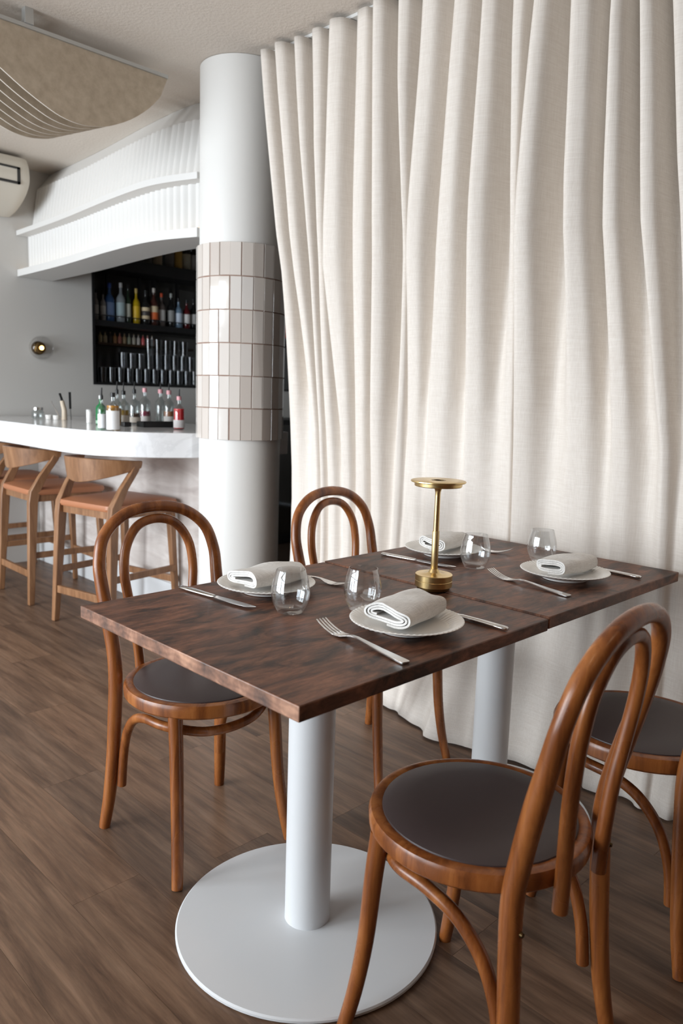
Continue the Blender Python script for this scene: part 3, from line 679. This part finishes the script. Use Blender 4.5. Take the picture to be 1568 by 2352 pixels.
# ---------------------------------------------------------------- tableware
def make_plate():
    prof = [(0, .0035), (.052, .0035), (.054, .0012), (.060, .0012), (.0625, .008), (.085, .0130), (.1165, .0225), (.1185, .0245), (.1165, .0258), (.096, .0190), (.084, .0118), (.060, .0105), (0, .0100)]
    def rm(a, r, z):
        if .09 < r < .118 and z > .018: return (r, z + .0007 * math.cos(60 * a))
        return (r, z)
    return MB().lathe(prof, 240, rmod=rm).build('plate', M['ceramic'], angle=50)
pl = make_plate()
PLT = [((1.178, .975), 'white plate nearest the camera, on the near side of the table'), ((1.148, 1.394), 'white plate in front of the left chair'),
       ((1.862, .995), 'white plate at the right end of the far table'), ((1.842, 1.392), 'white plate at the back of the far table, behind the brass lamp')]
for k, ((x, y), lb) in enumerate(PLT):
    o = pl if k == 0 else pl.copy()
    if k: col.objects.link(o)
    o.location = (x, y, TZ + (.003 if x > TX1 else 0) + .0002); tag(o, lb, 'plate', 'plates on the tables')

def make_napkin(ln, a, b, seed):
    """linen napkin rolled flat: a wound ribbon, its layers showing at the -x end"""
    rnd = random.Random(seed); turns = 2.9; n = 84; th_ = .0044
    cl = []
    for k in range(n + 1):
        t = k / n; ang = -math.pi * .5 - t * turns * 2 * math.pi; sh = 1 - .34 * t; sv = 1 - .80 * t
        ca, sa = math.cos(ang), math.sin(ang)
        cl.append((a * sh * math.copysign(abs(ca) ** .62, ca), b * sv * math.copysign(abs(sa) ** .75, sa)))
    rings = []; NL = 16
    for j in range(NL + 1):
        f = j / NL; x = (f - .5) * ln; outer = []; inner = []
        for k in range(n + 1):
            p0 = cl[max(k-1, 0)]; p1 = cl[min(k+1, n)]; dx, dy = p1[0]-p0[0], p1[1]-p0[1]; l = math.hypot(dx, dy) or 1
            nx, ny = -dy / l, dx / l
            wob = .0022 * math.sin(5 * f + 3 * cl[k][0] / a + seed) + .0016 * math.sin(11 * f + seed * 2 + 4 * cl[k][0] / a)
            sc_ = 1 - .10 * abs(2 * f - 1) ** 3; hump = 1 + .22 * math.exp(-((f - .62) / .25) ** 2)
            y = cl[k][0] * (sc_ + .14 * (1-f)) + .008 * math.sin(2.2 * f + seed); z = cl[k][1] * hump + (wob if cl[k][1] > 0 else 0)
            xo = x + .006 * math.sin(3 * cl[k][0] / a + seed) * (1 if f in (0, 1) else .6)
            outer.append((xo, y + nx * th_ / 2, z + ny * th_ / 2)); inner.append((xo, y - nx * th_ / 2, z - ny * th_ / 2))
        rings.append(outer + list(reversed(inner)))
    mb = MB(); n2 = len(rings[0]); vs = [v for r in rings for v in r]; fs = []
    for i in range(NL):
        for k in range(n2): l = (k + 1) % n2; fs.append((i*n2+k, (i+1)*n2+k, (i+1)*n2+l, i*n2+l))
    for i, rev in ((0, False), (NL, True)):
        for k in range(n):
            q = (i*n2+k, i*n2+k+1, i*n2+n2-2-k, i*n2+n2-1-k); fs.append(tuple(reversed(q)) if rev else q)
    zmin = min(v[2] for v in vs); vs = [(x, y, z - zmin) for x, y, z in vs]
    return mb.add(vs, fs).build('napkin', M['napkin'], angle=60)
NAP = [(0, 1.192, .982, 8, .158, .056, .0195, 'folded pale linen napkin on the plate nearest the camera'), (1, 1.162, 1.40, 4, .160, .050, .0175, 'rolled pale linen napkin on the plate by the left chair'),
       (2, 1.875, 1.00, -8, .155, .044, .0185, 'rolled pale linen napkin on the right-hand plate of the far table'), (3, 1.862, 1.405, 2, .158, .048, .0185, 'rolled pale linen napkin behind the brass lamp')]
for (k, x, y, rz, ln, a, b, lb) in NAP:
    o = make_napkin(ln, a, b, k * 1.7 + .4); o.location = (x, y, TZ + (.003 if x > TX1 else 0) + .0158); o.rotation_euler = (0, 0, R(rz)); tag(o, lb, 'napkin', 'linen napkins on the plates')

def make_glass():
    k = 1.0
    prof = [(0, .0012), (.026, .0010), (.030, .003), (.0375, .018), (.0425, .036), (.0428, .050), (.0395, .070), (.0345, .088), (.0325, .0955), (.0315, .0958), (.0336, .088), (.0386, .070), (.0418, .050), (.0414, .037), (.0362, .020), (.026, .0115), (.012, .0090), (0, .0085)]
    q = [(p.x, p.y) for p in cr([(r, z, 0) for r, z in prof[:9]], 3)] + [(p.x, p.y) for p in cr([(r, z, 0) for r, z in prof[9:]], 3)]
    q[0] = (0, q[0][1]); q[-1] = (0, q[-1][1])
    return MB().lathe(q, 48).build('drinking_glass', M['glass'], angle=70)
gs = make_glass()
GL = [((1.075, 1.222), 'stemless drinking glass beside the plate of the left chair'), ((1.213, 1.135), 'stemless drinking glass between the near plate and the lamp'),
      ((1.775, 1.228), 'stemless drinking glass just right of the brass lamp'), ((2.012, 1.155), 'stemless drinking glass farthest right, beside the curtain')]
for k, ((x, y), lb) in enumerate(GL):
    o = gs if k == 0 else gs.copy()
    if k: col.objects.link(o)
    o.location = (x, y, TZ + (.003 if x > TX1 else 0) + .0002); tag(o, lb, 'glass', 'drinking glasses on the tables')

def strip(mb, pts, m=0):
    """pts: (y, z, halfwidth, thickness)"""
    mb.loft([[(-w, y, z - t / 2), (w, y, z - t / 2), (w, y, z + t / 2), (-w, y, z + t / 2)] for (y, z, w, t) in pts], m)
def make_fork():   # along +y, handle end at y=0, length .262
    f = empty('fork'); mb = MB()
    hp = [(0, .0025, .0085, .004), (.004, .0025, .0100, .0042), (.03, .0035, .0095, .0042), (.07, .0055, .0075, .004), (.11, .0085, .0052, .0040), (.140, .0105, .0036, .0042), (.158, .0095, .0042, .0038), (.168, .0075, .0080, .0026), (.178, .0050, .0122, .0022), (.190, .0030, .0138, .002), (.200, .0025, .0138, .002)]
    strip(mb, hp); mb.build('handle', M['steel'], f, bevel=.0008, angle=50)
    for k in range(4):
        x = (k - 1.5) * .0079
        mb = MB(); rings = []
        for j in range(7):
            t = j / 6; y = .199 + .060 * t; z = .0025 + .0165 * t ** 1.7; w = .0026 - .0009 * t
            rings.append([(x * (1 - .05 * t) - w, y, z - .001), (x * (1 - .05 * t) + w, y, z - .001), (x * (1 - .05 * t) + w, y, z + .001), (x * (1 - .05 * t) - w, y, z + .001)])
        mb.loft(rings).build('tine', M['steel'], f, bevel=.0004)
    return f
def make_knife():   # along +y, handle end at y=0, length .255
    f = empty('knife'); mb = MB()
    rings = []
    for (y, w, h) in ((0, .005, .003), (.003, .0085, .0045), (.03, .0092, .005), (.08, .0088, .0048), (.118, .0075, .0042), (.124, .0052, .0036)):
        rings.append([(w * math.cos(a), y, .005 + h * math.sin(a)) for a in [2 * math.pi * k / 12 for k in range(12)]])
    mb.loft(rings).build('handle', M['steel'], f, angle=60)
    mb = MB(); rings = []
    for (y, w, o_) in ((.124, .0050, 0), (.128, .0075, 0), (.134, .0068, 0), (.150, .0088, .001), (.20, .0100, .001), (.232, .0088, .0), (.248, .0050, -.0025), (.255, .0010, -.005)):
        rings.append([(-w + o_, y, .0042), (w + o_, y, .0046), (w + o_, y, .0060), (-w + o_, y, .0064)])
    mb.loft(rings).build('blade', M['steel'], f, angle=40); return f
def aim(o, p0, p1, z): o.location = (*p0, z); o.rotation_euler = (0, 0, math.atan2(-(p1[0] - p0[0]), p1[1] - p0[1]))
FK = [((1.017, .838), (1.049, 1.10), 0, 'steel fork left of the plate nearest the camera'), ((1.686, .884), (1.722, 1.13), .003, 'steel fork left of the right-hand plate on the far table'),
      ((1.275, 1.53), (1.335, 1.28), 0, 'steel fork behind the glass by the left chair, its tines turned away'), ((1.955, 1.51), (2.01, 1.26), .003, 'steel fork at the back of the far table beside the curtain')]
fk = make_fork()
for k, (p0, p1, dz, lb) in enumerate(FK):
    o = fk if k == 0 else dup(fk)
    aim(o, p0, p1, TZ + dz + .0006); tag(o, lb, 'fork', 'forks on the tables')
KN = [((.997, 1.535), (1.022, 1.27), 0, 'steel table knife lying left of the plate by the left chair'), ((1.331, .830), (1.336, 1.05), 0, 'steel knife tucked beside the plate nearest the camera, handle outwards'),
      ((1.681, 1.50), (1.707, 1.256), .003, 'steel knife behind the brass lamp on the far table'), ((2.024, .854), (2.038, 1.1), .003, 'steel knife at the right end of the far table')]
kf = make_knife()
for k, (p0, p1, dz, lb) in enumerate(KN):
    o = kf if k == 0 else dup(kf)
    aim(o, p0, p1, TZ + dz + .0006); tag(o, lb, 'knife', 'knives on the tables')

# brass table lamp, standing over the joint of the tables
lm = tag(empty('table_lamp', (1.484, 1.147, TZ + .0032)), 'slender brass table lamp with a flat disc top, standing where the tables meet', 'lamp')
MB().lathe([(.040, .0), (.041, .002), (.041, .008)], 48).build('foot', M['brass_dark'], lm)
MB().lathe([(.0455, .008), (.0465, .009), (.0465, .0225), (.0460, .0232), (.0460, .0238), (.0465, .0245), (.0465, .0375), (.0455, .0385), (.020, .0390), (.014, .0425), (.0098, .051)], 64).build('base', M['brass'], lm, angle=30)
MB().lathe([(.0082, .050), (.0088, .051), (.0088, .146), (.0082, .147)], 24).build('stem_grip', M['brass_knurl'], lm)
MB().lathe([(.0072, .146), (.0066, .235), (.0068, .244), (.009, .252), (.014, .257), (.018, .259)], 32).build('stem', M['brass'], lm)
hd = MB().lathe([(.010, .258), (.057, .2585), (.0585, .260), (.0590, .268), (.066, .2685), (.068, .270), (.0675, .2725), (.065, .2735), (.019, .2737), (.0185, .2725), (0, .2725)], 72).build('disc_head', M['brass'], lm, angle=30)
MB().lathe([(.013, .2726), (.0135, .2740), (.0165, .2740), (.017, .2726)], 40).build('touch_ring', M['brass_dark'], hd)
